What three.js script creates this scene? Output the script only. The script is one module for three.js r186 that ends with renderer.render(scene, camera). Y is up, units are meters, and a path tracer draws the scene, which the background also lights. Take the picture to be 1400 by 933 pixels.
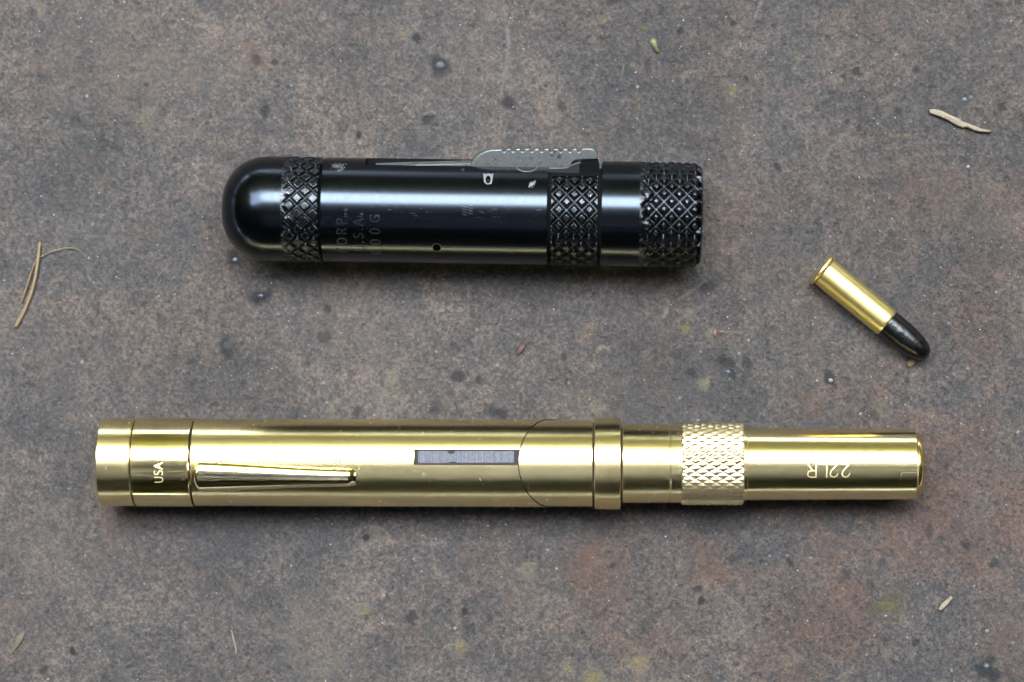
import * as THREE from 'three';
import { mergeGeometries } from 'three/addons/utils/BufferGeometryUtils.js';

// ------------------------------------------------------------------ camera, sky, sun, exposure
const F_PX = 4000, H_CAM = 0.526;                     // lens in pixels of the 1400 px wide photograph, height above the slab
const camera = new THREE.PerspectiveCamera(2 * Math.atan(466.5 / F_PX) * 180 / Math.PI, 1400 / 933, 0.05, 400);
camera.position.set(0.0178, H_CAM, 0.0125);
camera.up.set(0, 0, -1);
camera.lookAt(0, 0, 0);
camera.updateMatrixWorld(true);
camera.focus = 0.517;
camera.userData.fStop = 11;

const scene = new THREE.Scene();
function mulberry(a) { return () => { a |= 0; a = a + 0x6D2B79F5 | 0; let t = Math.imul(a ^ a >>> 15, 1 | a); t = t + Math.imul(t ^ t >>> 7, 61 | t) ^ t; return ((t ^ t >>> 14) >>> 0) / 4294967296; }; }
const rnd = mulberry(20240611);
const clamp = (v, a = 0, b = 1) => Math.min(b, Math.max(a, v));
const smooth = (a, b, v) => { const t = clamp((v - a) / (b - a)); return t * t * (3 - 2 * t); };
const lerp = (a, b, t) => a + (b - a) * t;

// tileable-free value noise on a hashed lattice
function hash2(x, y, s) { let h = Math.imul(x, 374761393) + Math.imul(y, 668265263) + Math.imul(s, 1274126177) | 0; h = Math.imul(h ^ h >>> 13, 1274126177); h ^= h >>> 16; return (h >>> 0) / 4294967296; }
function vnoise(x, y, s) {
  const xi = Math.floor(x), yi = Math.floor(y); let fx = x - xi, fy = y - yi;
  fx = fx * fx * (3 - 2 * fx); fy = fy * fy * (3 - 2 * fy);
  const a = hash2(xi, yi, s), b = hash2(xi + 1, yi, s), c = hash2(xi, yi + 1, s), d = hash2(xi + 1, yi + 1, s);
  return a + (b - a) * fx + (c - a) * fy + (a - b - c + d) * fx * fy;
}
function fbm(x, y, s, o = 4) { let v = 0, w = 0.5, t = 0; for (let i = 0; i < o; i++) { v += vnoise(x, y, s + i * 17) * w; t += w; w *= 0.5; x = x * 2.03 + 11.3; y = y * 2.03 + 5.7; } return v / t; }

{ // bright overcast sky
  const W = 512, H = 256, d = new Float32Array(W * H * 4);
  for (let j = 0; j < H; j++) for (let i = 0; i < W; i++) {
    const el = (j + 0.5) / H * Math.PI - Math.PI / 2, az = (i + 0.5) / W * 2 * Math.PI;
    const cx = Math.cos(el) * Math.cos(az) * 3, cz = Math.cos(el) * Math.sin(az) * 3, cy = Math.sin(el) * 3;
    const n = fbm(cx + 9 + cy * 0.7, cz + 7 - cy * 0.5, 5, 4);
    const k = (el < 0 ? 0.35 : 0.75 + 0.35 * Math.sin(el)) * (0.8 + 0.4 * n);
    const o = (j * W + i) * 4;
    d[o] = 2.1 * k; d[o + 1] = 2.32 * k; d[o + 2] = 2.7 * k; d[o + 3] = 1;
  }
  const t = new THREE.DataTexture(d, W, H, THREE.RGBAFormat, THREE.FloatType);
  t.mapping = THREE.EquirectangularReflectionMapping; t.magFilter = t.minFilter = THREE.LinearFilter; t.wrapS = THREE.RepeatWrapping; t.needsUpdate = true;
  scene.background = t; scene.environment = t;
}
const sun = new THREE.DirectionalLight(new THREE.Color(1, 0.98, 0.95), 0.5);
sun.position.set(-0.4, 9, -3.7); sun.castShadow = true; sun.shadow.radius = 42;
sun.shadow.mapSize.set(2048, 2048);
Object.assign(sun.shadow.camera, { left: -0.2, right: 0.2, top: 0.2, bottom: -0.2, near: 0.1, far: 30 });
scene.add(sun, sun.target);

const renderer = new THREE.WebGLRenderer({ antialias: true });
renderer.toneMapping = THREE.LinearToneMapping;
renderer.toneMappingExposure = 7.0;
renderer.shadowMap.enabled = true;

// ------------------------------------------------------------------ helpers
const used = {};
function numbered(n) { const k = used[n] = (used[n] ?? -1) + 1; return k ? `${n}_${String(k).padStart(3, '0')}` : n; }
function shade(o) { o.traverse(m => { if (m.isMesh) m.castShadow = m.receiveShadow = true; }); return o; }
function thing(name, label, category, pos = new THREE.Vector3(), turn = 0, group) {
  const g = new THREE.Group(); g.name = numbered(name); g.position.copy(pos); g.rotation.y = turn; scene.add(g);
  g.userData = { label, category }; if (group) g.userData.group = group;
  return g;
}
function part(name, geo, mat, parent) { const m = new THREE.Mesh(geo, mat); m.name = name; m.castShadow = m.receiveShadow = true; parent.add(m); return m; }
const ray = new THREE.Vector3();
function at(px, py, h = 0) {                        // the place on the slab (or h above it) that a spot of the photograph shows
  ray.set(px / 700 - 1, 1 - py / 466.5, 0.5).unproject(camera).sub(camera.position);
  const t = (h - camera.position.y) / ray.y;
  return camera.position.clone().addScaledVector(ray, t);
}
const kAt = h => (H_CAM - h) / F_PX;                // metres per photograph pixel at height h

// strip geometry of a turned part along local x: axis at height cy; theta 0 is up, + is toward +z
// cols: [x, r, nx, nr] rows (profile), thetas: list, skip(i, j) leaves cells out
function sheet(nu, thetas, fn, skip) {
  const pos = [], nor = [], uv = [], idx = [], nt = thetas.length;
  for (let i = 0; i < nu; i++) for (let j = 0; j < nt; j++) { const q = fn(i, thetas[j]); pos.push(...q.p); nor.push(...q.n); uv.push(...q.uv); }
  for (let i = 0; i < nu - 1; i++) for (let j = 0; j < nt - 1; j++) {
    if (skip && skip(i, j)) continue;
    const a = i * nt + j, b = a + nt; idx.push(a, a + 1, b, b, a + 1, b + 1);
  }
  const g = new THREE.BufferGeometry();
  g.setAttribute('position', new THREE.Float32BufferAttribute(pos, 3)); g.setAttribute('normal', new THREE.Float32BufferAttribute(nor, 3)); g.setAttribute('uv', new THREE.Float32BufferAttribute(uv, 2)); g.setIndex(idx);
  return g;
}
const range = (a, b, n) => Array.from({ length: n + 1 }, (_, i) => a + (b - a) * i / n);
const ALL = range(-Math.PI, Math.PI, 160);
// a pen: k metres per px, xm px along it -> metres, cy axis height
const along = (A, B, xa, xb, h) => { const m = A.clone().add(B).multiplyScalar(0.5), d = B.clone().sub(A).normalize(); return px => { const u = (px - xa) / (xb - xa), ya = along.y[0], yb = along.y[1]; return at(px, ya + (yb - ya) * u, h).sub(m).dot(d); }; };
function Turner(k, xm, cy) {
  const P = (x, r, t) => [xm(x), cy + r * k * Math.cos(t), r * k * Math.sin(t)];
  const V = (u, t) => [u, 1 - (t + Math.PI) / (2 * Math.PI)];
  return {
    P,
    // profile [[x,r],...]; sharp: every segment gets its own normals
    turn(profile, { sharp = true, ux0 = profile[0][0], ux1 = profile[profile.length - 1][0], thetas = ALL, skip } = {}) {
      const U = x => (x - ux0) / (ux1 - ux0 || 1), N = [];
      for (let i = 0; i < profile.length - 1; i++) { const dx = profile[i + 1][0] - profile[i][0], dr = profile[i + 1][1] - profile[i][1], l = Math.hypot(dx, dr) || 1; N.push([-dr / l, dx / l]); }
      if (!sharp) {
        const M = profile.map((_, i) => { const a = N[Math.max(0, i - 1)], b = N[Math.min(N.length - 1, i)], s = [a[0] + b[0], a[1] + b[1]], l = Math.hypot(...s); return [s[0] / l, s[1] / l]; });
        return sheet(profile.length, thetas, (i, t) => ({ p: P(profile[i][0], profile[i][1], t), n: [M[i][0], M[i][1] * Math.cos(t), M[i][1] * Math.sin(t)], uv: V(U(profile[i][0]), t) }), skip);
      }
      return mergeGeometries(N.map((n, s) => sheet(2, thetas, (i, t) => ({ p: P(profile[s + i][0], profile[s + i][1], t), n: [n[0], n[1] * Math.cos(t), n[1] * Math.sin(t)], uv: V(U(profile[s + i][0]), t) }), skip && ((i, j) => skip(s, j)))));
    },
    // surface with x and r as functions of (u, theta); normals by difference
    skin(nu, thetas, xf, rf, ux0, ux1, skip) {
      const e = 1e-4;
      return sheet(nu + 1, thetas, (i, t) => {
        const u = i / nu, x = xf(u, t), p = P(x, rf(x, t), t);
        const a = new THREE.Vector3(...P(x + 0.05, rf(x + 0.05, t), t)).sub(new THREE.Vector3(...P(x - 0.05, rf(x - 0.05, t), t)));
        const b = new THREE.Vector3(...P(x, rf(x, t + e), t + e)).sub(new THREE.Vector3(...P(x, rf(x, t - e), t - e)));
        const n = b.cross(a).normalize();
        return { p, n: n.toArray(), uv: V((x - ux0) / (ux1 - ux0), t) };
      }, skip);
    },
  };
}
// px -> metres as a table (straight lines between entries)
function tableOf(f, a, b) { const T = Array.from({ length: b - a + 1 }, (_, i) => f(a + i)); return x => { const q = clamp(x - a, 0, b - a - 1e-6), i = Math.floor(q); return T[i] + (T[i + 1] - T[i]) * (q - i); }; }
function tubeAlong(points, radii, seg = 40, sides = 8, flat = 1) {   // tapered tube through points; flat < 1 squashes it in y
  const c = new THREE.CatmullRomCurve3(points), pos = [], idx = [], uv = [];
  const X = new THREE.Vector3(), Y = new THREE.Vector3(0, 1, 0), Z = new THREE.Vector3();
  for (let i = 0; i <= seg; i++) {
    const u = i / seg, p = c.getPoint(u), T = c.getTangent(u).normalize();
    Z.crossVectors(T, Y).normalize(); X.crossVectors(Z, T).normalize();
    const f = u * (radii.length - 1), j = Math.min(radii.length - 2, Math.floor(f)), r = lerp(radii[j], radii[j + 1], f - j);
    for (let s = 0; s <= sides; s++) { const a = s / sides * 2 * Math.PI; pos.push(p.x + r * (Z.x * Math.cos(a) + X.x * Math.sin(a) * flat), p.y + r * (Z.y * Math.cos(a) + X.y * Math.sin(a) * flat), p.z + r * (Z.z * Math.cos(a) + X.z * Math.sin(a) * flat)); uv.push(u, s / sides); }
  }
  const n = sides + 1;
  for (let i = 0; i < seg; i++) for (let s = 0; s < sides; s++) { const a = i * n + s, b = a + n; idx.push(a, b, a + 1, b, b + 1, a + 1); }
  for (const [e, flip] of [[0, 0], [seg, 1]]) { const m = pos.length / 3, p = c.getPoint(e / seg); pos.push(p.x, p.y, p.z); uv.push(e / seg, 0.5); for (let s = 0; s < sides; s++) { const a = e * n + s; flip ? idx.push(m, a + 1, a) : idx.push(m, a, a + 1); } }
  const g = new THREE.BufferGeometry(); g.setAttribute('position', new THREE.Float32BufferAttribute(pos, 3)); g.setAttribute('uv', new THREE.Float32BufferAttribute(uv, 2)); g.setIndex(idx); g.computeVertexNormals();
  return g;
}
function canvas(w, h, fill) { const c = document.createElement('canvas'); c.width = w; c.height = h; const x = c.getContext('2d'); x.fillStyle = fill; x.fillRect(0, 0, w, h); return [c, x]; }
function ctex(c, srgb) { const t = new THREE.CanvasTexture(c); if (srgb) t.colorSpace = THREE.SRGBColorSpace; t.wrapS = t.wrapT = THREE.ClampToEdgeWrapping; return t; }
const g8 = v => `rgb(${v},${v},${v})`;

// ------------------------------------------------------------------ slab (ground)
{
  const W = 2048, H = 1366, SX = 0.21, SZ = SX * H / W, T = SX / W;      // texel about 0.1 mm
  const col = new Uint8Array(W * H * 4), bmp = new Uint8Array(W * H * 4);
  const C = new Float32Array(W * H * 3), B = new Float32Array(W * H);
  for (let j = 0; j < H; j++) for (let i = 0; i < W; i++) {
    const x = i * T * 1000, y = j * T * 1000;                            // mm
    const big = fbm(x / 26, y / 26, 1, 3), mid = fbm(x / 7, y / 7, 31, 4), sm = fbm(x / 1.9, y / 1.9, 61, 3), gr = fbm(x / 0.5, y / 0.5, 91, 2), fi = vnoise(x / 0.2, y / 0.2, 121), rd = fbm(x / 11, y / 11, 151, 4);
    let tan = smooth(0.3, 0.78, mid * 0.3 + sm * 0.22 + gr * 0.3 + fi * 0.18);
    const right = smooth(0.35, 1, i / W * 0.75 + j / H * 0.45 - 0.15);
    let red = smooth(0.44, 0.7, rd * 0.65 + gr * 0.35) * (0.12 + 0.88 * right);
    const pat = smooth(0.38, 0.64, fbm(x / 13, y / 13, 211, 4)); tan = clamp(tan * 0.9 + (pat - 0.5) * 0.34 + 0.06);
    let r = lerp(95, 131, tan), g = lerp(95, 120, tan), b = lerp(97, 112, tan);
    r = lerp(r, 128, red * 0.75); g = lerp(g, 101, red * 0.75); b = lerp(b, 88, red * 0.75);
    const lo = lerp(0.92, 1.07, smooth(0.25, 0.75, big)) * lerp(1.05, 0.97, right);
    const gs = lerp(0.85, 1, right);
    let v = lo * (1 + (gr - 0.5) * 0.44 * gs + (fi - 0.5) * 0.42 * gs + (sm - 0.5) * 0.15 + (mid - 0.5) * 0.12);
    const pit = smooth(0.7, 0.8, fbm(x / 1.1, y / 1.1, 181, 2)) ;
    v *= 1 - 0.16 * pit;
    const o = (j * W + i) * 3; C[o] = r * v; C[o + 1] = g * v; C[o + 2] = b * v;
    B[j * W + i] = 0.5 + (gr - 0.5) * 0.34 + (fi - 0.5) * 0.2 + (sm - 0.5) * 0.3 - pit * 0.22 + (mid - 0.5) * 0.4;
  }
  const place = (px, py) => { const p = at(px, py); return [(p.x / SX + 0.5) * W, (p.z / SZ + 0.5) * H]; };
  const K = kAt(0) / T;                                                  // texels per photo px
  function blot(cx, cy, R, rgb, alpha, db = 0, ragged = 0.6, sx = 1, sy = 1, rot = 0, soft = 0.5, seed = (cx * 7 + cy * 13) | 0) {
    const m = R * Math.max(sx, sy) * 1.7, cs = Math.cos(rot), sn = Math.sin(rot);
    for (let j = Math.max(0, Math.floor(cy - m)); j <= Math.min(H - 1, cy + m); j++) for (let i = Math.max(0, Math.floor(cx - m)); i <= Math.min(W - 1, cx + m); i++) {
      const dx = i - cx, dy = j - cy, ex = (dx * cs + dy * sn) / (R * sx), ey = (-dx * sn + dy * cs) / (R * sy);
      const q = Math.hypot(ex, ey) + (fbm(i / (R * 0.5 + 3), j / (R * 0.5 + 3), seed, 3) - 0.5) * 2 * ragged;
      const a = alpha * (1 - smooth(1 - soft, 1 + soft * 0.4, q)); if (a <= 0) continue;
      const grain = 0.8 + 0.4 * vnoise(i / 2.6, j / 2.6, seed + 5), o = (j * W + i) * 3;
      for (let c = 0; c < 3; c++) C[o + c] = lerp(C[o + c], rgb[c] * grain, a);
      B[j * W + i] += db * a;
    }
  }
  const spot = (px, py, r, rgb, a, db, rag, sx, sy, rot, soft) => { const [x, y] = place(px, py); blot(x, y, r * K, rgb, a, db, rag, sx, sy, rot, soft); };
  const streak = (pts, w, rgb, a) => { const c = new THREE.CatmullRomCurve3(pts.map(p => new THREE.Vector3(p[0], p[1], 0))), n = Math.ceil(c.getLength() / (w * 0.7)); for (let i = 0; i <= n; i++) { const p = c.getPoint(i / n); spot(p.x + (rnd() - 0.5) * w, p.y + (rnd() - 0.5) * w, w * (0.6 + rnd() * 0.8), rgb, a * (0.4 + 0.6 * rnd()), 0.05, 0.7); } };
  // scattered aggregate chips, dark pits, pale flecks
  const tones = [[150, 130, 112], [138, 122, 108], [120, 118, 112], [148, 142, 132], [140, 112, 92], [92, 96, 102]];
  for (let n = 0; n < 800; n++) blot(rnd() * W, rnd() * H, 3 + rnd() * rnd() * 13, tones[(rnd() * tones.length) | 0], 0.12 + rnd() * 0.3, 0.06, 0.55, 1, 0.6 + rnd() * 0.4, rnd() * 3);
  for (let n = 0; n < 260; n++) { const q = rnd() * rnd(); blot(rnd() * W, rnd() * H, 1.6 + q * 6, [50, 50, 52], 0.25 + rnd() * 0.45, -0.25, 0.5, 1, 0.55 + rnd() * 0.45, rnd() * 3); }
  for (let n = 0; n < 1500; n++) { const b = 150 + rnd() * 90; blot(rnd() * W, rnd() * H, 1.0 + rnd() * rnd() * 2.6, [b, b, b + 8 * rnd()], 0.5 + rnd() * 0.5, 0.15, 0.3, 1, 0.5 + rnd() * 0.5, rnd() * 3); }
  for (let n = 0; n < 14; n++) blot(rnd() * W, rnd() * H, 1.4 + rnd() * 2, [190, 140, 40], 0.7, 0.1, 0.3);
  for (let n = 0; n < 70; n++) { let a = rnd() * 6.3, x = rnd() * W, y = rnd() * H; const len = 8 + rnd() * 25; for (let s = 0; s < len; s++) { blot(x, y, 1.2 + rnd() * 1.3, [150, 143, 132], 0.4, 0.06, 0.3); x += Math.cos(a) * 1.8; y += Math.sin(a) * 1.8; a += (rnd() - 0.5) * 0.4; } }
  for (const [x, y, r, a, c] of [[290, 95, 95, .3, 0], [130, 60, 120, .26, 0], [480, 450, 120, .2, 0], [110, 310, 60, .28, 2], [60, 750, 90, .28, 0], [450, 885, 90, .28, 0], [640, 70, 110, .16, 0], [60, 480, 90, .2, 0], [150, 640 + 80, 60, .25, 1], [1010, 330, 70, .14, 1], [1330, 300, 60, .2, 0], [860, 560, 90, .14, 0], [1110, 430, 60, .16, 1], [1260, 250, 50, .18, 1], [700, 800, 60, .18, 0], [1210, 610, 60, .2, 1], [820, 770, 70, .22, 1], [1250, 730, 80, .26, 1], [1120, 800, 90, .2, 1], [1370, 870, 60, .24, 1], [960, 770, 60, .2, 1]]) spot(x, y, r, [[142, 134, 126], [138, 104, 88], [122, 126, 122]][c], a, 0, 1.1, 1, 0.7, x * 0.01, 0.9);
  for (const [x, y, r, a] of [[480, 60, 90, .2], [250, 760, 90, .2], [250, 300, 80, .2], [80, 610, 70, .18], [800, 160, 90, .15], [930, 540, 80, .2], [1000, 700, 100, .22], [1340, 60, 60, .25], [620, 760, 90, .14], [1150, 730, 60, .22], [60, 890, 60, .22]]) spot(x, y, r, [86, 87, 91], a * 0.7, 0, 1.1, 1, 0.6, x * 0.013, 0.9);
  // lichen rings and stains seen in the photograph
  const pale = [158, 154, 132], yel = [172, 152, 70], tanC = [152, 130, 112];
  for (const [x, y, r, a] of [[200, 158, 17, .5], [537, 516, 12, .75], [450, 558, 9, .55], [963, 525, 13, .6], [817, 555, 13, .6], [945, 428, 11, .45], [970, 458, 9, .5], [1020, 378, 9, .5], [720, 777, 15, .6], [492, 834, 12, .6], [513, 730, 12, .5], [777, 915, 12, .6], [873, 903, 18, .65], [808, 925, 22, .6], [795, 883, 10, .6], [775, 872, 8, .5], [760, 878, 7, .5], [930, 771, 8, .55], [628, 884, 14, .6], [1020, 864, 8, .5], [1145, 113, 9, .5], [1090, 78, 10, .35], [750, 123, 8, .5], [1215, 890, 11, .4], [1075, 900, 16, .4], [450, 905, 26, .35], [1022, 733, 9, .4], [680, 725, 8, .45], [935, 103, 7, .4], [1005, 122, 13, .4], [823, 28, 9, .45], [55, 12, 8, .6], [75, 187, 7, .5], [70, 133, 6, .5], [120, 183, 7, .4], [205, 205, 7, .5], [552, 45, 12, .4], [650, 73, 8, .4], [365, 192, 8, .5], [620, 187, 6, .4], [1232, 478, 14, .3], [1200, 555, 10, .35]]) spot(x, y, r, pale, a, 0.08, 0.75, 1, 0.85, x);
  for (const [x, y, r, a] of [[938, 449, 7, .75], [1001, 122, 6, .8], [823, 28, 5, .7], [873, 147, 4, .8], [880, 36, 5, .6], [500, 835, 5, .8], [628, 885, 7, .7], [777, 915, 5, .8], [873, 904, 9, .65], [808, 928, 13, .6], [963, 523, 6, .5], [720, 774, 5, .4], [607, 546, 6, .35], [1215, 828, 9, .5], [480, 473, 2.6, .95], [841, 82, 2, .9], [1332, 432, 2, .8], [1347, 515, 2, .9], [948, 158, 2, .8], [867, 90, 2, .8], [1274, 569, 2, .8], [291, 153, 4, .6], [1090, 80, 3, .5]]) spot(x, y, r, yel, a * (r > 3 ? 0.6 : 1), 0.1, 0.6);
  for (const [x, y, r, a, sy] of [[345, 75, 34, .5, .8], [330, 58, 14, .5, .6], [265, 110, 20, .3, .8], [60, 90, 30, .2, .5], [140, 245, 14, .3, .8], [150, 700, 34, .28, .7], [130, 760, 14, .3, .6], [262, 787, 9, .6, .9], [320, 800, 16, .35, .6], [550, 45, 15, .3, .8], [600, 110, 22, .25, .8], [70, 415, 12, .6, .4], [805, 455, 15, .55, 1], [420, 870, 20, .3, .8], [60, 505, 16, .35, .9], [15, 830, 18, .3, 1], [700, 585, 14, .3, .7], [1140, 780, 60, .0, 1], [200, 320, 24, .25, .8], [650, 560, 14, .35, .8], [1110, 560, 40, .2, .8], [1230, 220, 10, .4, .9]]) spot(x, y, r, tanC, a, 0.05, 0.85, 1, sy, 0.4, 0.8);
  for (const [x, y, r, a] of [[1240, 760, 26, .3], [800, 780, 30, .25], [830, 800, 20, .3], [960, 770, 22, .3], [1180, 640, 26, .3], [1270, 720, 16, .4], [1360, 880, 26, .25], [1160, 800, 30, .25], [1330, 760, 24, .25], [1110, 860, 24, .2], [810, 752, 18, .35], [990, 790, 7, .5], [1220, 740, 22, .35], [1100, 545, 26, .25]]) spot(x, y, r, [146, 106, 84], a, 0, 0.9, 1, 0.8, x, 0.9);
  for (const [x, y, r, a] of [[601, 92, 17, .75], [570, 53, 8, .75], [694, 141, 12, .8], [584, 163, 9, .7], [362, 152, 9, .7], [355, 407, 16, .85], [308, 472, 18, .7], [318, 353, 12, .6], [490, 184, 6, .8], [628, 515, 13, .65], [682, 564, 13, .7], [620, 472, 9, .5], [655, 519, 7, .6], [985, 490, 9, .75], [995, 497, 10, .7], [1000, 512, 8, .7], [1020, 496, 9, .55], [945, 510, 8, .7], [770, 488, 7, .55], [924, 485, 10, .4], [500, 735, 6, .9], [562, 843, 10, .65], [635, 837, 6, .85], [958, 822, 6, .9], [837, 774, 6, .7], [953, 806, 7, .6], [1001, 165 + 600, 8, .5], [930, 43, 5, .7], [1002, 32, 6, .6], [1253, 95, 6, .8], [1170, 98, 8, .7], [1227, 151, 7, .6], [1062, 228, 7, .8], [1158, 166, 5, .7], [1292, 450, 12, .4], [1134, 517, 11, .8], [1320, 745, 9, .75], [1081, 770, 7, .8], [1348, 914, 18, .85], [1358, 926, 12, .8], [98, 891, 7, .8], [60, 915, 8, .6], [835, 2, 7, .6], [885, 88, 7, .5], [1158, 786, 10, .5], [1360, 770, 9, .6], [1253, 879, 7, .75], [1005, 908, 5, .6], [443, 462, 11, .5], [447, 423, 7, .6], [592, 560, 9, .6], [487, 563, 10, .5], [965, 392, 14, .6], [768, 147, 8, .5], [350, 82, 10, .5], [375, 85, 6, .6], [225, 820, 6, .4], [100, 165, 9, .3], [55, 105, 10, .3], [1370, 145, 9, .5], [200, 115, 5, .5], [1240, 520, 5, .5], [1262, 520, 6, .4], [1225, 513, 6, .5], [1160, 447 + 70, 5, .3], [1295, 800, 4, .5]]) spot(x, y, r, [36, 37, 40], a, -0.35, 0.6, 1, 0.75, x * 0.3, 0.6);
  streak([[692, 38], [696, 60], [690, 95], [684, 130]], 2.6, [160, 162, 168], .5);
  streak([[483, 738], [492, 724], [510, 720], [528, 727], [533, 742]], 2.2, [165, 155, 138], .6);
  streak([[966, 382], [945, 398], [925, 410]], 2.6, [150, 152, 132], .65); streak([[914, 410], [909, 432]], 2.4, [168, 158, 140], .7);
  streak([[810, 503], [816, 480], [822, 474], [835, 478]], 2.6, [170, 158, 132], .7);
  streak([[1160, 178], [1142, 195], [1131, 210], [1128, 232]], 2.6, [150, 148, 142], .55);
  streak([[932, 112], [938, 101], [952, 96]], 2.4, [150, 150, 145], .5); streak([[1042, 0], [1036, 12], [1031, 26]], 2.4, [165, 155, 145], .6);
  streak([[62, 77], [78, 66]], 2.2, [160, 160, 160], .5); streak([[40, 52], [62, 44]], 2.2, [150, 140, 126], .5); streak([[1300, 60], [1280, 35], [1268, 20]], 1.6, [140, 132, 125], .25);
  streak([[270, 10], [275, 25], [292, 12]], 3, [165, 148, 130], .4); streak([[200, 300], [230, 285]], 2, [150, 140, 126], .3); streak([[920, 863], [930, 853]], 2.6, [150, 146, 132], .5);
  spot(1215, 824, 24, [96, 92, 62], .55, -0.05, 0.9); spot(1212, 828, 13, [128, 130, 66], .6, 0.1, 0.8, 1, .55, .2); spot(1225, 806, 7, [122, 122, 68], .4, .05, .8);
  spot(1270, 725, 9, [52, 48, 48], .5, -.1, .7, .8, 1.2);
  for (let k = 0; k < W * H; k++) { for (let c = 0; c < 3; c++) col[k * 4 + c] = clamp(C[k * 3 + c], 0, 255); col[k * 4 + 3] = 255; bmp[k * 4] = bmp[k * 4 + 1] = bmp[k * 4 + 2] = clamp(B[k] * 200 + 20, 0, 255); bmp[k * 4 + 3] = 255; }
  const mk = (d, srgb) => { const t = new THREE.DataTexture(d, W, H); if (srgb) t.colorSpace = THREE.SRGBColorSpace; t.wrapS = t.wrapT = THREE.MirroredRepeatWrapping; t.magFilter = t.minFilter = THREE.LinearFilter; t.needsUpdate = true; return t; };
  const mat = new THREE.MeshStandardMaterial({ map: mk(col, true), bumpMap: mk(bmp, false), bumpScale: 0.0005, roughness: 0.85, color: new THREE.Color(0.244, 0.229, 0.214) });
  // one sheet, fine cells in the middle so that uv stay exact
  const S = 120, g = new THREE.PlaneGeometry(S, S, 1, 1); g.rotateX(-Math.PI / 2);
  const p = g.attributes.position, uv = g.attributes.uv;
  for (let i = 0; i < p.count; i++) uv.setXY(i, p.getX(i) / SX + 0.5, p.getZ(i) / SZ + 0.5);
  const ground = part('ground', g, mat, scene); ground.userData.kind = 'structure';
}

// ------------------------------------------------------------------ trees round the clearing (mirrored in the metal)
function leafCloud(n, lobes, size, seed) {
  const R = mulberry(seed), pos = [], idx = [], nor = [], v = new THREE.Vector3(), a = new THREE.Vector3(), b = new THREE.Vector3(), nn = new THREE.Vector3();
  const tot = lobes.reduce((s, l) => s + l[3] * l[4] * l[5], 0);
  for (const [cx, cy, cz, rx, ry, rz] of lobes) {
    const m = Math.round(n * rx * ry * rz / tot);
    for (let i = 0; i < m; i++) {
      do v.set(R() * 2 - 1, R() * 2 - 1, R() * 2 - 1); while (v.lengthSq() > 1);
      const l = v.length(); v.multiplyScalar(Math.pow(l, -0.35));
      nn.set(R() - 0.5, R() * 0.9, R() - 0.5).normalize(); a.set(R() - 0.5, R() - 0.5, R() - 0.5).cross(nn).normalize(); b.crossVectors(nn, a);
      const s = size * (0.6 + R() * 0.8), k = pos.length / 3, x = cx + v.x * rx, y = cy + v.y * ry, z = cz + v.z * rz;
      for (const [p, q] of [[-0.5, 0], [0, -0.3], [0.5, 0], [0, 0.3]]) { pos.push(x + (a.x * p + b.x * q) * s, y + (a.y * p + b.y * q) * s, z + (a.z * p + b.z * q) * s); nor.push(nn.x, nn.y, nn.z); }
      idx.push(k, k + 1, k + 2, k, k + 2, k + 3);
    }
  }
  const g = new THREE.BufferGeometry(); g.setAttribute('position', new THREE.Float32BufferAttribute(pos, 3)); g.setAttribute('normal', new THREE.Float32BufferAttribute(nor, 3)); g.setIndex(idx); return g;
}
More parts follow.
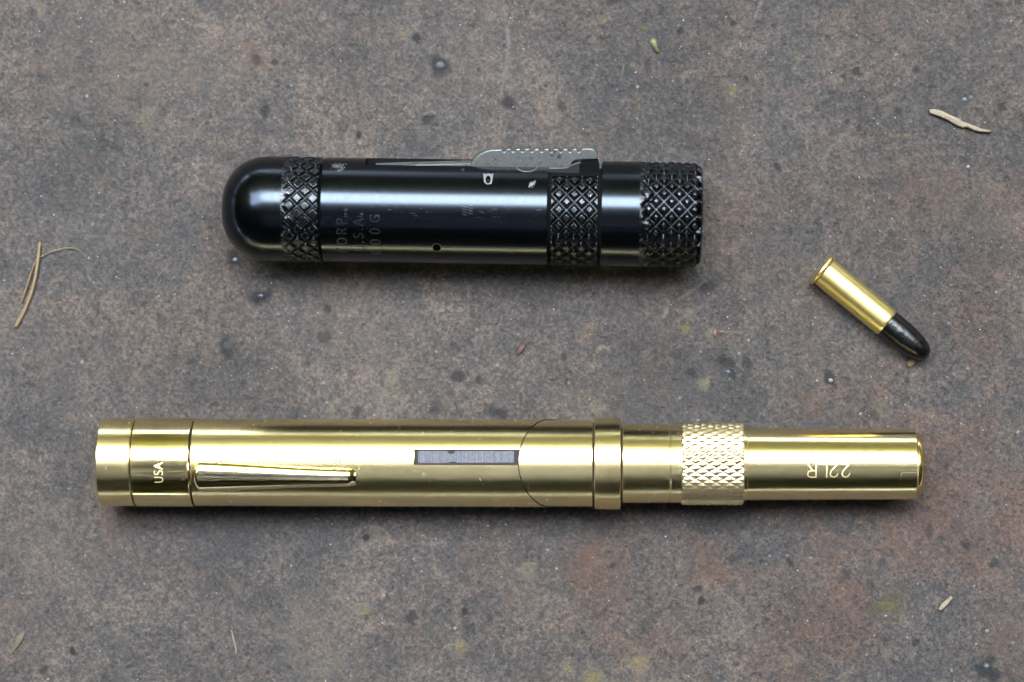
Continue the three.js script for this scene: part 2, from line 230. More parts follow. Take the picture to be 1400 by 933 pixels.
{
  const bark = new THREE.MeshStandardMaterial({ color: new THREE.Color(0.09, 0.07, 0.05), roughness: 0.95 });
  const leaf = new THREE.MeshPhysicalMaterial({ color: new THREE.Color(0.42, 0.4, 0.06), roughness: 0.85, transmission: 0.5, thickness: 0, side: THREE.DoubleSide });
  const leafDark = new THREE.MeshPhysicalMaterial({ color: new THREE.Color(0.1, 0.098, 0.075), roughness: 0.8, side: THREE.DoubleSide });
  const limb = (pts, r0, r1) => tubeAlong(pts.map(p => new THREE.Vector3(...p)), [r0, r1], 12, 8);
  const TALL = 1.43, t = thing('leafy_tree', 'leafy green tree beyond the slab, seen only mirrored as green bands', 'tree', new THREE.Vector3(0, 0, -6.4), 0, 'leafy trees mirrored in the metal');
  t.scale.setScalar(TALL);
  part('trunk', mergeGeometries([limb([[0, -0.05, 0], [0.1, 1.5, 0], [0, 4, 0.1]], 0.2, 0.06), limb([[0.05, 1.4, 0], [0.9, 2.6, 0.3], [1.3, 3.6, 0.4]], 0.1, 0.03), limb([[0.05, 1.8, 0], [-0.9, 3, -0.2], [-1.2, 4.2, 0.2]], 0.1, 0.03)]), bark, t);
  const lobes = [[0, 3.2, 0, 2.2, 2.4, 1.8], [1.3, 2, 0.4, 1.5, 1.6, 1.4], [-1.4, 2.2, 0.2, 1.6, 1.7, 1.5], [0, 4.2, 0, 2, 1.2, 1.5], [0, 1.1, 0.6, 2.3, 1, 1.1]];
  part('crown', leafCloud(15000, lobes, 0.22, 11), leaf, t);
  const thick = leafCloud(26000, lobes, 0.22, 12);
  for (const [x, z, a, s] of [[4.0, -6.9, 1.1, 1.05], [-3.9, -6.8, 2.3, 1.02], [7.9, -6.3, 3.7, 1.08], [-7.8, -6.5, 0.6, 1.05], [11.6, -6, 2.9, 1.1], [-11.4, -6.1, 4.4, 1.1], [6.9, -2.4, 5.2, 1.05], [-6.8, -2.2, 1.4, 1.05], [6.6, 0.6, 0.9, 0.9], [-6.7, 0.8, 3.4, 0.9], [9.6, -3.4, 2, 1.3], [-9.4, -3.3, 4.9, 1.3], [8.5, -0.9, 3.6, 1], [-8.4, -0.7, 0.3, 1], [8.2, 4, 2.2, 1], [-8.1, 4.1, 4.2, 1], [9.6, 2, 1.2, 1.1], [-9.5, 2.2, 5.2, 1.1], [-9, 6.6, 0.2, 1], [9, 6.5, 3.2, 1], [0.6, 10.2, 4, 1.13], [3.6, 10.6, 0.4, 1.13], [-2.6, 10.4, 5.1, 1.13], [6.6, 10.2, 2.2, 1.13], [-5.8, 10.3, 1.7, 1.13], [9.8, 9.6, 3.1, 1.13], [-9, 9.7, 5.7, 1.13], [2.2, 12.6, 2.6, 1.1], [-1.2, 12.6, 3.3, 1.1]]) {
    const c = t.clone(); c.name = numbered('leafy_tree'); c.position.set(x, 0, z); c.rotation.y = a; c.scale.setScalar(s * TALL); if (z > -5.5) c.children[1].geometry = thick; scene.add(c);
  }
  const o = thing('spreading_tree', 'dark spreading tree overhanging the slab, seen only mirrored as the dark band', 'tree', new THREE.Vector3(1.6, 0, 2.8));
  part('trunk', mergeGeometries([limb([[0, -0.05, 0], [-0.1, 1.6, 0], [-0.5, 3.4, -0.4]], 0.24, 0.1), limb([[-0.3, 2.6, -0.2], [-1.4, 3.9, -1.2], [-2.6, 4.2, -2.4]], 0.1, 0.03), limb([[-0.3, 2.4, -0.2], [1.4, 3.8, -0.9], [3, 4.2, -1.8]], 0.1, 0.03)]), bark, o);
  part('crown', mergeGeometries([
    leafCloud(74000, [[-1.6, 4.3, -0.55, 3.4, 0.9, 3.2], [-5.4, 4.4, -0.5, 2.8, 1, 3.2], [2.4, 4.4, -0.5, 3, 1, 3.2], [6.2, 4.4, -0.4, 2.6, 1, 3.1], [-9.2, 4.4, -0.4, 2.6, 1, 3.1]], 0.2, 23),      // thick middle
    leafCloud(24000, [[-1.6, 4.1, 3.2, 3.4, 0.7, 1.7], [-5.4, 4.1, 3.2, 2.8, 0.7, 1.7], [2.4, 4.1, 3.2, 3, 0.7, 1.7], [6.2, 4.2, 3.2, 2.6, 0.7, 1.7]], 0.21, 31)]), leafDark, o);
}

// ------------------------------------------------------------------ metals and their turned finish
// draws (map, roughness, bump) canvases for a turned part; streaks run round the part
function turnedMaps(w, h, { base, rough, streak, seed, draw, vary = 10, tint = 0 }) {
  const R = mulberry(seed), [cm, xm] = canvas(w, h, base), [cr, xr] = canvas(w, h, g8(rough)), [cb, xb] = canvas(w, h, g8(150));
  let s = 0;
  for (let i = 0; i < w; i++) {
    s = s * 0.75 + (R() - 0.5) * streak; const e = (R() - 0.5) * vary;
    xr.fillStyle = g8(clamp(Math.round(rough + e + s), 8, 255));
    xb.fillStyle = g8(Math.round(150 + s * 0.5)); xb.fillRect(i, 0, 1, h); xr.fillRect(i, 0, 1, h);
  }
  for (let i = 0; i < w * h / 5200; i++) {                 // short nicks and rub marks
    const x = R() * w, y = R() * h, a = R() * 6.3, l = 2 + R() * R() * 26, v = R() < 0.6;
    xr.strokeStyle = g8(Math.min(255, Math.round(rough * 1.5 + 25))); xr.lineWidth = 0.6 + R(); xr.globalAlpha = 0.15 + 0.4 * R(); xr.beginPath(); xr.moveTo(x, y); xr.lineTo(x + Math.cos(a) * l, y + Math.sin(a) * l); xr.stroke(); xr.globalAlpha = 1;
    if (v) { xb.strokeStyle = g8(R() < 0.5 ? 110 : 185); xb.lineWidth = 0.7; xb.globalAlpha = 0.5 * R(); xb.beginPath(); xb.moveTo(x, y); xb.lineTo(x + Math.cos(a) * l, y + Math.sin(a) * l); xb.stroke(); xb.globalAlpha = 1; }
  }
  if (base === '#fff') for (let i = 0; i < 46; i++) {       // faint tarnish and handling marks
    const x = R() * w, y = R() * h, r = 12 + R() * R() * 130, e = 0.25 + R() * 0.75; xm.fillStyle = R() < 0.6 ? 'rgb(196,176,140)' : 'rgb(214,206,190)';
    for (let q = 1; q <= 4; q++) { xm.globalAlpha = 0.035; xm.beginPath(); xm.ellipse(x, y, r * q / 4, r * e * q / 4, R() * 3, 0, 6.29); xm.fill(); } xm.globalAlpha = 1;
  }
  const [ct, xt] = canvas(w, h, '#000');                    // metalness of bared spots (black pen only)
  if (draw) draw({ xm, xr, xb, xt, w, h, R });
  return { map: ctex(cm, true), roughnessMap: ctex(cr), bumpMap: ctex(cb), bare: ctex(ct) };
}
const BRASS = [0.86, 0.72, 0.37];
function brassMat(px, r, seed, o = {}) {
  const s = o.res ?? 4, w = Math.min(2048, Math.max(64, Math.round(px * s))), h = Math.min(2048, Math.round(2 * Math.PI * r * s));
  const m = turnedMaps(w, h, { base: '#fff', rough: o.rough ?? 46, streak: o.streak ?? 7, seed, vary: o.vary ?? 36, draw: o.draw });
  return new THREE.MeshPhysicalMaterial({ color: new THREE.Color(...(o.color ?? BRASS)), metalness: 1, roughness: 1, map: m.map, roughnessMap: m.roughnessMap, bumpMap: m.bumpMap, bumpScale: o.bump ?? 0.00002 });
}
const polished = new THREE.MeshPhysicalMaterial({ color: new THREE.Color(0.88, 0.75, 0.45), metalness: 1, roughness: 0.12 });
const plainBrass = new THREE.MeshPhysicalMaterial({ color: new THREE.Color(...BRASS), metalness: 1, roughness: 0.2 });
const darkGap = new THREE.MeshStandardMaterial({ color: new THREE.Color(0.015, 0.013, 0.01), roughness: 0.8 });

// ------------------------------------------------------------------ long brass pen gun
{
  const Rpx = 60, h = 0.0078, k = kAt(h), A = at(131, 632, h), Bp = at(1260, 635.3, h), yy = [632, 635.3];
  const mid = A.clone().add(Bp).multiplyScalar(0.5); mid.y = 0;
  const t = thing('pen_gun', 'long polished brass pen gun with a pocket clip, lying along the bottom', 'pen gun', mid, -Math.atan2(Bp.z - A.z, Bp.x - A.x));
  along.y = yy; const xm = tableOf(along(A, Bp, 131, 1260, h), 100, 1300), cy = 62.3 * k, U = Turner(k, xm, cy);
  const th = y => Math.asin(clamp((y - 632) / 60, -1, 1));          // seen y -> angle round the tube
  const ty = (y, hh) => (th(y) + Math.PI) / (2 * Math.PI) * hh;
  // end cap
  part('end_cap', U.turn([[140.5, 0.01], [140.5, 58.6], [142, 60.6], [184.9, 60.6], [186, 59.6], [186, 52]], { ux0: 140, ux1: 186 }), brassMat(49, 60, 1, { rough: 60, vary: 7, streak: 2.5 }), t);
  // clip band with lettering
  const letterUp = (x, str, cx, cyy, size, font = 'sans-serif', weight = '') => { x.save(); x.translate(cx, cyy); x.rotate(-Math.PI / 2); x.font = `${weight} ${size}px ${font}`; x.textAlign = 'center'; x.textBaseline = 'middle'; x.fillText(str, 0, 0); x.restore(); };
  part('clip_band', U.turn([[188, 52], [188, 60], [189.2, 61.2], [265, 61.2], [266.2, 60.2], [266.2, 52]], { ux0: 188, ux1: 266.2 }), brassMat(79, 61, 2, { rough: 36, vary: 24, streak: 3, res: 5, draw({ xm, xr, xb, w, h: hh }) {
    const cx = (226 - 188) / 78.2 * w, c = ty(645.5, hh);
    xr.fillStyle = g8(165); letterUp(xr, 'USA', cx, c, 82); xb.fillStyle = g8(20); letterUp(xb, 'USA', cx, c, 82);
  } }), t);
  part('inner_core', U.turn([[146, 56], [812, 56], [812, 50], [1240, 46]], {}), darkGap, t);
  // body with slot and scalloped end
  const xb = tt => { const s = Math.sin(tt + 0.02), c = Math.cos(tt); return c <= 0 ? 762 : 710.8 + 43 * (1 - Math.sqrt(Math.max(0, 1 - s * s * 0.96))) * 1.0 + (s > 0 ? 3 * s * s : 0) ; };
  const s1 = th(612.5), s2 = th(633.8);
  const thB = [...range(-Math.PI, s1, 90), ...range(s1, s2, 14), ...range(s2, Math.PI, 90)].filter((v, i, a) => !i || v - a[i - 1] > 1e-6);
  const inSlot = j => thB[j] >= s1 - 1e-5 && thB[j + 1] <= s2 + 1e-5;
  const rB = 60, bodyR = () => rB;
  const bodyGeo = mergeGeometries([
    U.turn([[268, 52], [268, 59.2], [268.8, rB]], { ux0: 268, ux1: 760 }),
    U.skin(2, thB, u => lerp(268.8, 569.6, u), bodyR, 268, 760),
    U.skin(12, thB, (u, a) => lerp(569.6, xb(a) - 0.7, u), bodyR, 268, 760, (i, j) => inSlot(j)),
  ]);
  const body = part('body', bodyGeo, brassMat(495, 60, 3, { rough: 60, vary: 7, streak: 2.5, draw({ xm, xr, xb: xq, w, h: hh, R }) {
    const X = px => (px - 268) / 492 * w, sc = w / 492;
    for (const [x, val] of [[xr, 190], [xq, 30], [xm, 120]]) {
      x.save(); x.fillStyle = g8(val); x.translate(X(417), ty(625, hh)); x.rotate(Math.PI); x.textAlign = 'center'; x.textBaseline = 'middle'; x.font = `${17.5 * sc}px sans-serif`; x.scale(0.86, 1.06);
      x.fillText('Stinger Mfg. Corp.,  S.S. Marie,  MI', 0, 0); x.restore();
    }
    for (let i = 0; i < 5; i++) { xr.strokeStyle = g8(150); xr.lineWidth = 2; xr.beginPath(); const a = X(400 + i * 60 + R() * 30), b = ty(620 + R() * 40, hh); xr.moveTo(a, b); xr.lineTo(a + 20 * R() + 6, b + (R() - 0.5) * 30); xr.stroke(); }
  } }), t);
  // slot: brass side walls, steel bar
  const wall = (x1, x2, a, r1, r2) => { const g = new THREE.BufferGeometry(); const p = [U.P(x1, r1, a), U.P(x2, r1, a), U.P(x2, r2, a), U.P(x1, r2, a)].flat(); g.setAttribute('position', new THREE.Float32BufferAttribute(p, 3)); g.setAttribute('uv', new THREE.Float32BufferAttribute([0, 0, 1, 0, 1, 1, 0, 1], 2)); g.setIndex([0, 1, 2, 0, 2, 3]); g.computeVertexNormals(); return g; };
  const endWall = x => { const g = new THREE.BufferGeometry(); const p = [U.P(x, rB, s1), U.P(x, rB, s2), U.P(x, 53, s2), U.P(x, 53, s1)].flat(); g.setAttribute('position', new THREE.Float32BufferAttribute(p, 3)); g.setAttribute('uv', new THREE.Float32BufferAttribute([0, 0, 1, 0, 1, 1, 0, 1], 2)); g.setIndex([0, 1, 2, 0, 2, 3]); g.computeVertexNormals(); return g; };
  part('slot_wall', mergeGeometries([wall(569.6, 711, s1, rB, 53), wall(569.6, 711, s2, rB, 53), endWall(569.6)]), plainBrass, body);
  {
    const sh = new THREE.Shape(), zz = y => (y - 632);      // outline seen from above: x along, z across
    const pts = [[575.5, 615], [614, 615], [617, 619], [623, 619], [625.5, 615], [703, 615], [704.5, 616], [704.5, 630.2], [628, 630.6], [626, 629.2], [618, 629.4], [616, 631], [577, 631], [575.5, 630]];
    pts.forEach(([x, y], i) => sh[i ? 'lineTo' : 'moveTo'](xm(x), -zz(y) * k)); sh.closePath();
    const g = new THREE.ExtrudeGeometry(sh, { depth: 5 * k, bevelEnabled: true, bevelSize: 0.5 * k, bevelThickness: 0.5 * k, bevelSegments: 2 }); g.rotateX(-Math.PI / 2); g.translate(0, cy + 51.5 * k, 0);
    const N = 256, d = new Uint8Array(N * N * 4), R = mulberry(5);
    const cols = range(0, 1, N).map(() => R());
    for (let j = 0; j < N; j++) for (let i = 0; i < N; i++) { const v = clamp(185 + (cols[i] - 0.5) * 60 + (R() - 0.5) * 90, 0, 255), o = (j * N + i) * 4; d[o] = d[o + 1] = d[o + 2] = v; d[o + 3] = 255; }
    const tx = new THREE.DataTexture(d, N, N); tx.wrapS = tx.wrapT = THREE.RepeatWrapping; tx.repeat.set(28, 28); tx.magFilter = tx.minFilter = THREE.LinearFilter; tx.needsUpdate = true;
    part('slot_bar', g, new THREE.MeshPhysicalMaterial({ color: new THREE.Color(0.118, 0.124, 0.14), metalness: 1, roughness: 0.5, map: tx, bumpMap: tx, bumpScale: 0.00004 }), body);
  }
  // sleeve after the scalloped joint
  const sleeve = mergeGeometries([U.skin(12, ALL, (u, a) => lerp(xb(a) + 0.7, 809.8, u), () => 59.2, 700, 812), U.turn([[809.8, 59.2], [810.6, 58.2], [810.6, 50]], { ux0: 700, ux1: 812 })]);
  part('sleeve', sleeve, brassMat(112, 59, 4, { rough: 60, vary: 7, streak: 2.5 }), t);
  part('collar', U.turn([[812.8, 50], [812.8, 61.6], [813.8, 62.8], [847.8, 62.8], [848.8, 61.6], [848.8, 50]]), brassMat(37, 62, 5, { rough: 60, vary: 7, streak: 2.5 }), t);
  part('neck', mergeGeometries([U.turn([[851, 50], [851, 53.2], [852, 54], [913.6, 53.6], [914.4, 52.8]], { ux0: 849, ux1: 931 }), U.turn([[914.4, 52.6], [916, 52.6]], { ux0: 849, ux1: 931 }), U.turn([[916, 53], [916.8, 53.6], [931, 53.4]], { ux0: 849, ux1: 931 })]), brassMat(82, 54, 6, { rough: 60, vary: 7, streak: 2.5 }), t);
  // knurled grip ring
  {
    const N = 34, p = 16, q = v => Math.abs(v - Math.round(v));
    const rK = (x, a) => { const u = (x - 931) / p, w = a * N / (2 * Math.PI), d = Math.min(q(u * 0.86 + w), q(u * 0.86 - w) * 1.15); const e = smooth(0, 2.2, Math.min(x - 931, 1016 - x)); return 55.6 + e * (1.9 * Math.min(1, d / 0.4) - 1.0) * lerp(0.9, 1, Math.sin(x * 3 + a * 9) * 0.5 + 0.5) - (1 - e) * 1.6; };
    part('knurled_ring', mergeGeometries([U.skin(85, range(-Math.PI, Math.PI, 400), u => lerp(931, 1016, u), rK, 931, 1016), U.turn([[931, 48], [931, 54]]), U.turn([[1016, 54], [1016, 46]])]), new THREE.MeshPhysicalMaterial({ color: new THREE.Color(0.72, 0.6, 0.35), metalness: 1, roughness: 0.34 }), t);
  }
  part('barrel', mergeGeometries([U.turn([[1016, 50.8], [1020, 50.8], [1020.8, 49.6], [1249.5, 47.8], [1251.6, 46], [1251.6, 44]], { ux0: 1016, ux1: 1252 })]), brassMat(236, 49, 7, { rough: 48, vary: 8, streak: 2.5, res: 5, draw({ xr, xb: xq, xm, w, h: hh }) {
    const X = px => (px - 1016) / 236 * w, Y = y => (Math.asin((y - 634.5) / 48.5) + Math.PI) / (2 * Math.PI) * hh, sc = w / 236;
    // single-stroke engraving, upside down: 22LR
    const glyph = { 2: [[0, .74], [.06, .9], [.25, 1], [.45, .93], [.52, .74], [.42, .5], [.02, 0], [.56, 0]], L: [[0, 1], [0, 0], [.5, 0]], R: [[0, 0], [0, 1], [.38, 1], [.54, .9], [.56, .74], [.5, .58], [.36, .52], [0, .52], [.22, .52], [.56, 0]] };
    for (const [x, val, lw] of [[xr, 150, 1.5], [xq, 40, 1.1]]) {
      x.strokeStyle = g8(val); x.lineWidth = lw * sc; x.lineJoin = x.lineCap = 'round';
      [...'22LR'].forEach((c, i) => { x.beginPath(); glyph[c].forEach(([a, b], n) => { const px = 1158 - [0, 16, 31, 45.5][i] - a * 20, py = 633 + b * 18; x[n ? 'lineTo' : 'moveTo'](X(px), Y(py)); }); x.stroke(); });
      x.lineWidth = 0.5 * sc; x.globalAlpha = 0.5; x.beginPath(); x.moveTo(X(1228), Y(645)); x.lineTo(X(1248), Y(645)); x.moveTo(X(1228), Y(645)); x.lineTo(X(1227), Y(655)); x.stroke(); x.globalAlpha = 1;
    }
  } }), t);
  part('muzzle', mergeGeometries([U.turn([[1251.6, 43.2], [1256, 42.5], [1259, 40], [1260, 36], [1260, 17]], { sharp: false }), U.turn([[1260, 17], [1225, 16]])]), new THREE.MeshPhysicalMaterial({ color: new THREE.Color(0.8, 0.6, 0.22), metalness: 1, roughness: 0.22 }), t);
  // pocket clip: springs out of the band, runs back along the body, tip rolled down
  {
    const pos = [], nu = 120, nv = 28, uv = [], idx = [];
    const a0 = th(649.5), L0 = 262, L1 = 492;
    for (let i = 0; i <= nu; i++) {
      const u = i / nu; let x = lerp(L0, L1, u);
      const w = lerp(20.5, 11.8, smooth(0, 1, (x - 262) / 230)) * lerp(0.86, 1, smooth(262, 276, x)) * (x > 488 ? Math.sqrt(Math.max(0.8, 1 - ((x - 488) / 4.6) ** 2)) : 1);
      const rise = x < 282 ? 61.2 - 4 * smooth(262, 267, x) + 15.5 * smooth(267.5, 277, x) : 72.7 + 0.6 * smooth(300, 460, x) - 4.5 * smooth(482, 492, x);
      const crown = lerp(4, 8.6, smooth(260, 278, x)) * lerp(1, 0.72, smooth(300, 480, x));
      for (let j = 0; j <= nv; j++) {
        const v = j / nv * 2 - 1, zz = v * w, prof = (1 - v * v) * 0.62 + 0.38 * Math.sqrt(Math.max(0, 1 - v * v)) ;
        const rr = rise - crown + crown * prof * 1.0;
        const ca = Math.cos(a0), sa = Math.sin(a0), yy = rr * ca - zz * sa, z2 = rr * sa + zz * ca;
        pos.push(xm(x + 8 * v * v * (1 - smooth(262, 300, x))), cy + yy * k, z2 * k); uv.push(u, j / nv);
      }
    }
    const n = nv + 1;
    for (let i = 0; i < nu; i++) for (let j = 0; j < nv; j++) { const a = i * n + j, b = a + n; idx.push(a, a + 1, b, b, a + 1, b + 1); }
    const top = new THREE.BufferGeometry(); top.setAttribute('position', new THREE.Float32BufferAttribute(pos, 3)); top.setAttribute('uv', new THREE.Float32BufferAttribute(uv, 2)); top.setIndex(idx); top.computeVertexNormals();
    // underside and tip
    const pos2 = [], idx2 = [];
    for (let i = 0; i <= nu; i++) for (const j of [0, nv]) { const o = (i * n + j) * 3; pos2.push(pos[o], pos[o + 1], pos[o + 2]); }
    for (let i = 0; i < nu; i++) { const a = i * 2; idx2.push(a, a + 2, a + 1, a + 1, a + 2, a + 3); }
    const m = pos2.length / 3; for (let j = 0; j <= nv; j++) { const o = (nu * n + j) * 3; pos2.push(pos[o], pos[o + 1], pos[o + 2]); }
    pos2.push(xm(L1 + 0.4), cy + 62 * Math.cos(a0) * k, 62 * Math.sin(a0) * k); for (let j = 0; j < nv; j++) idx2.push(m + j, m + j + 1, m + nv + 1);
    const bot = new THREE.BufferGeometry(); bot.setAttribute('position', new THREE.Float32BufferAttribute(pos2, 3)); bot.setAttribute('uv', new THREE.Float32BufferAttribute(new Array(pos2.length / 3 * 2).fill(0), 2)); bot.setIndex(idx2); bot.computeVertexNormals();
    const clip = part('pocket_clip', mergeGeometries([top, bot]), polished, t);
    // rolled contact foot under the tip
    const foot = new THREE.SphereGeometry(1, 24, 12); foot.scale(22 * k, 4 * k, 12 * k); foot.rotateX(a0); foot.translate(xm(468), cy + 60.5 * Math.cos(a0) * k, 60.5 * Math.sin(a0) * k);
    part('clip_foot', foot, polished, clip);
  }
}

// ------------------------------------------------------------------ short black pen gun
const BLACK = { color: new THREE.Color(0.9, 0.9, 0.9), roughness: 1, metalness: 1, ior: 1.42, specularColor: new THREE.Color(0.64, 0.8, 1) };
function blackMat(px, r, seed, o = {}) {
  const s = o.res ?? 4, w = Math.round(px * s), h = Math.min(2048, Math.round(2 * Math.PI * r * s));
  const m = turnedMaps(w, h, { base: 'rgb(2,2,3)', rough: o.rough ?? 54, streak: o.streak ?? 22, seed, vary: o.vary ?? 6, draw: o.draw });
  return new THREE.MeshPhysicalMaterial({ ...BLACK, map: m.map, roughnessMap: m.roughnessMap, bumpMap: m.bumpMap, bumpScale: o.bump ?? 0.000025, metalnessMap: m.bare });
}
const blackPlain = new THREE.MeshPhysicalMaterial({ color: new THREE.Color(0.002, 0.002, 0.0025), roughness: 0.26, ior: 1.42, specularColor: new THREE.Color(0.64, 0.8, 1) });
const steel = (() => {
  const N = 512, d = new Uint8Array(N * N * 4), e = new Uint8Array(N * N * 4), R = mulberry(88);
  for (let j = 0; j < N; j++) for (let i = 0; i < N; i++) {
    const o = (j * N + i) * 4, n = fbm(i / 14, j / 14, 7, 4), f = fbm(i / 5, j / 5, 9, 2), rust = smooth(0.56, 0.72, n * 0.6 + f * 0.4) * smooth(0.35, 0.7, fbm(i / 60, j / 60, 3, 2));
    const v = 205 + (f - 0.5) * 60; d[o] = lerp(v, 112, rust * 0.85); d[o + 1] = lerp(v + 2, 88, rust * 0.85); d[o + 2] = lerp(v + 2, 62, rust * 0.85); d[o + 3] = 255;
    e[o] = clamp(130 + (f - 0.5) * 120 - rust * 60, 0, 255); e[o + 1] = e[o]; e[o + 2] = e[o]; e[o + 3] = 255;
  }
  const mk = (a, s) => { const t = new THREE.DataTexture(a, N, N); if (s) t.colorSpace = THREE.SRGBColorSpace; t.wrapS = t.wrapT = THREE.RepeatWrapping; t.repeat.set(60, 60); t.magFilter = t.minFilter = THREE.LinearFilter; t.needsUpdate = true; return t; };
  return new THREE.MeshPhysicalMaterial({ color: new THREE.Color(0.3, 0.308, 0.306), metalness: 0.85, roughness: 0.52, map: mk(d, true), bumpMap: mk(e), bumpScale: 0.00003 });
})();
{
  const h = 0.0093, k = kAt(h), A = at(305, 284.6, h), Bp = at(960, 294.6, h);
  const mid = A.clone().add(Bp).multiplyScalar(0.5); mid.y = 0;
  const t = thing('pen_gun', 'short stubby black pen gun with a domed cap and steel thumb lever', 'pen gun', mid, -Math.atan2(Bp.z - A.z, Bp.x - A.x));
  along.y = [284.6, 294.6]; const xm = tableOf(along(A, Bp, 305, 960, h), 280, 1000), cy = 72.8 * k, U = Turner(k, xm, cy);
  const cyp = px => 284.6 + (px - 305) * 10 / 655;                      // seen axis line
  const ang = (px, y) => Math.asin(clamp((y - cyp(px)) / 72, -1, 1));
  const q = v => Math.abs(v - Math.round(v));
  // truncated-pyramid knurl; r top, depth dp, flat 0..1, fade = list of [xFull, xNone]
  const knurlD = (xa, p, n, skew) => (x, a) => { const u = (x - xa) / p, w = a * n / (2 * Math.PI) + 0.013 * Math.sin(a * 5); return [(u + w) * 0.5 + skew, (u - w) * 0.5]; };
  const knurl = (xa, p, n, top, dp, flat, fade, skew = 0) => { const D = knurlD(xa, p, n, skew); return (x, a) => {
    const [m1, m2] = D(x, a), d = Math.min(q(m1), q(m2));
    let f = 1; if (fade) f = smooth(fade[1], fade[0], x + 5 * Math.sin(a * 7.3) * Math.sin(a * 17.1));
    const jig = (hash2(Math.floor(m1), Math.floor(m2), 3) - 0.5) * 1.0;
    return top - dp * f * (1 - smooth(0.02, flat, d)) - f * jig * smooth(0.1, 0.3, d);
  }; };
  // black finish worn off the crests here and there
  const knurlMat = (xa, xb, p, n, flat, seed, skew = 0) => {
    const s = 4, w = Math.round((xb - xa) * s), h = 1800, D = knurlD(xa === 391 ? 392 : xa === 874 ? 878 : xa, p, n, skew), c = new Uint8Array(w * h * 4), e = new Uint8Array(w * h * 4), bm = new Uint8Array(w * h * 4);
    for (let j = 0; j < h; j++) for (let i = 0; i < w; i++) {
      const a = (j + 0.5) / h, th = (1 - a) * 2 * Math.PI - Math.PI, x = xa + (i + 0.5) / s, [m1, m2] = D(x, th), d = Math.min(q(m1), q(m2)), o = (j * w + i) * 4;
      const wear = Math.exp(-(((d - flat) / 0.035) ** 2)) * smooth(0.5, 0.62, fbm(i / 9, j / 9, seed, 2)) + smooth(0.72, 0.8, fbm(i / 6, j / 6, seed + 4, 2)) * 0.8 * smooth(flat - 0.05, flat + 0.1, d);
      const t = clamp(wear); c[o] = lerp(2, 100, t); c[o + 1] = lerp(2, 104, t); c[o + 2] = lerp(3, 110, t); c[o + 3] = 255; e[o] = e[o + 1] = e[o + 2] = 255 * t; e[o + 3] = 255;
      bm[o] = bm[o + 1] = bm[o + 2] = 255 * clamp(0.5 + (fbm(i / 5, j / 5, seed + 9, 2) - 0.5) * 1.2); bm[o + 3] = 255;
    }
    const mk = (d, r) => { const t = new THREE.DataTexture(d, w, h); if (r) t.colorSpace = THREE.SRGBColorSpace; t.magFilter = t.minFilter = THREE.LinearFilter; t.needsUpdate = true; return t; };
    return new THREE.MeshPhysicalMaterial({ map: mk(c, true), metalness: 1, metalnessMap: mk(e), roughness: 0.25, bumpMap: mk(bm), bumpScale: 0.00003, ior: 1.43, specularColor: new THREE.Color(0.82, 0.92, 1) });
  };
  // domed cap
  const dome = [[305, 0.01], [305, 8], [305.2, 16], [306, 24], [308.2, 32], [311.2, 39], [315.2, 45.6], [320.5, 52.2], [327.5, 58.8], [334.5, 63.6], [342, 67.2], [350, 69.8], [359, 71.4], [369, 72.1], [380, 72.2], [391, 72.2]];
  const dc = new THREE.CatmullRomCurve3(dome.map(p => new THREE.Vector3(p[0], p[1], 0))), dp = dc.getPoints(80).map(p => [p.x, Math.max(0.01, p.y)]);
  const cap = part('domed_cap', U.turn(dp, { sharp: false, ux0: 305, ux1: 391 }), blackMat(86, 72, 21, { rough: 52, streak: 6, vary: 16 }), t);
  part('knurled_band', mergeGeometries([U.skin(52, range(-Math.PI, Math.PI, 420), u => lerp(391, 440, u), knurl(392, 10.6, 42, 72.1, 3.7, 0.22, [408, 390]), 391, 440), U.turn([[440, 71.6], [441.4, 70], [441.4, 58]], { ux0: 391, ux1: 440 })]), knurlMat(391, 440, 10.6, 42, 0.2, 41), cap);
  part('inner_core', U.turn([[400, 62], [820, 62], [950, 60]]), new THREE.MeshPhysicalMaterial({ color: new THREE.Color(0.003, 0.003, 0.003), roughness: 0.8, specularIntensity: 0.2 }), t);
  // body with lever slot
  const sA = -1.43, sB = -0.975;
  const thB = [...range(-Math.PI, sA, 60), ...range(sA, sB, 10), ...range(sB, Math.PI, 130)].filter((v, i, a) => !i || v - a[i - 1] > 1e-6);
  const inS = j => thB[j] >= sA - 1e-5 && thB[j + 1] <= sB + 1e-5, r0 = 71.6;
  const body = part('body', mergeGeometries([
    U.turn([[444.2, 58], [444.2, 70.6], [445.2, r0]], { ux0: 444.2, ux1: 750 }),
    U.skin(2, thB, u => lerp(445.2, 501, u), () => r0, 444.2, 750), U.skin(2, thB, u => lerp(501, 749, u), () => r0, 444.2, 750, (i, j) => inS(j)),
    U.turn([[749, r0], [750, 70.6], [750, 58]], { ux0: 444.2, ux1: 750, thetas: thB, skip: (i, j) => inS(j) }),
  ]), blackMat(305.8, 71.6, 22, { rough: 52, streak: 5, res: 4.6, draw({ xm, xr, xb, xt, w, h: hh, R }) {
    const X = px => (px - 444.2) / 305.8 * w, Y = (px, y) => (ang(px, y) + Math.PI) / (2 * Math.PI) * hh, sc = w / 305.8;
    const arc = hh / (2 * Math.PI) / 72;                                 // canvas px per photo px at the top
    // stamped lettering, read upward, set in arc length round the tube
    const bare = (x, y, pts, a = 1) => { for (const [c, st] of [[xm, 'rgb(150,152,155)'], [xt, '#fff'], [xr, g8(165)]]) { c.globalAlpha = a; c.fillStyle = st; c.beginPath(); pts.forEach(([dx, dy], i) => c[i ? 'lineTo' : 'moveTo'](X(x + dx), Y(x, y + dy))); c.closePath(); c.fill(); c.globalAlpha = 1; } };
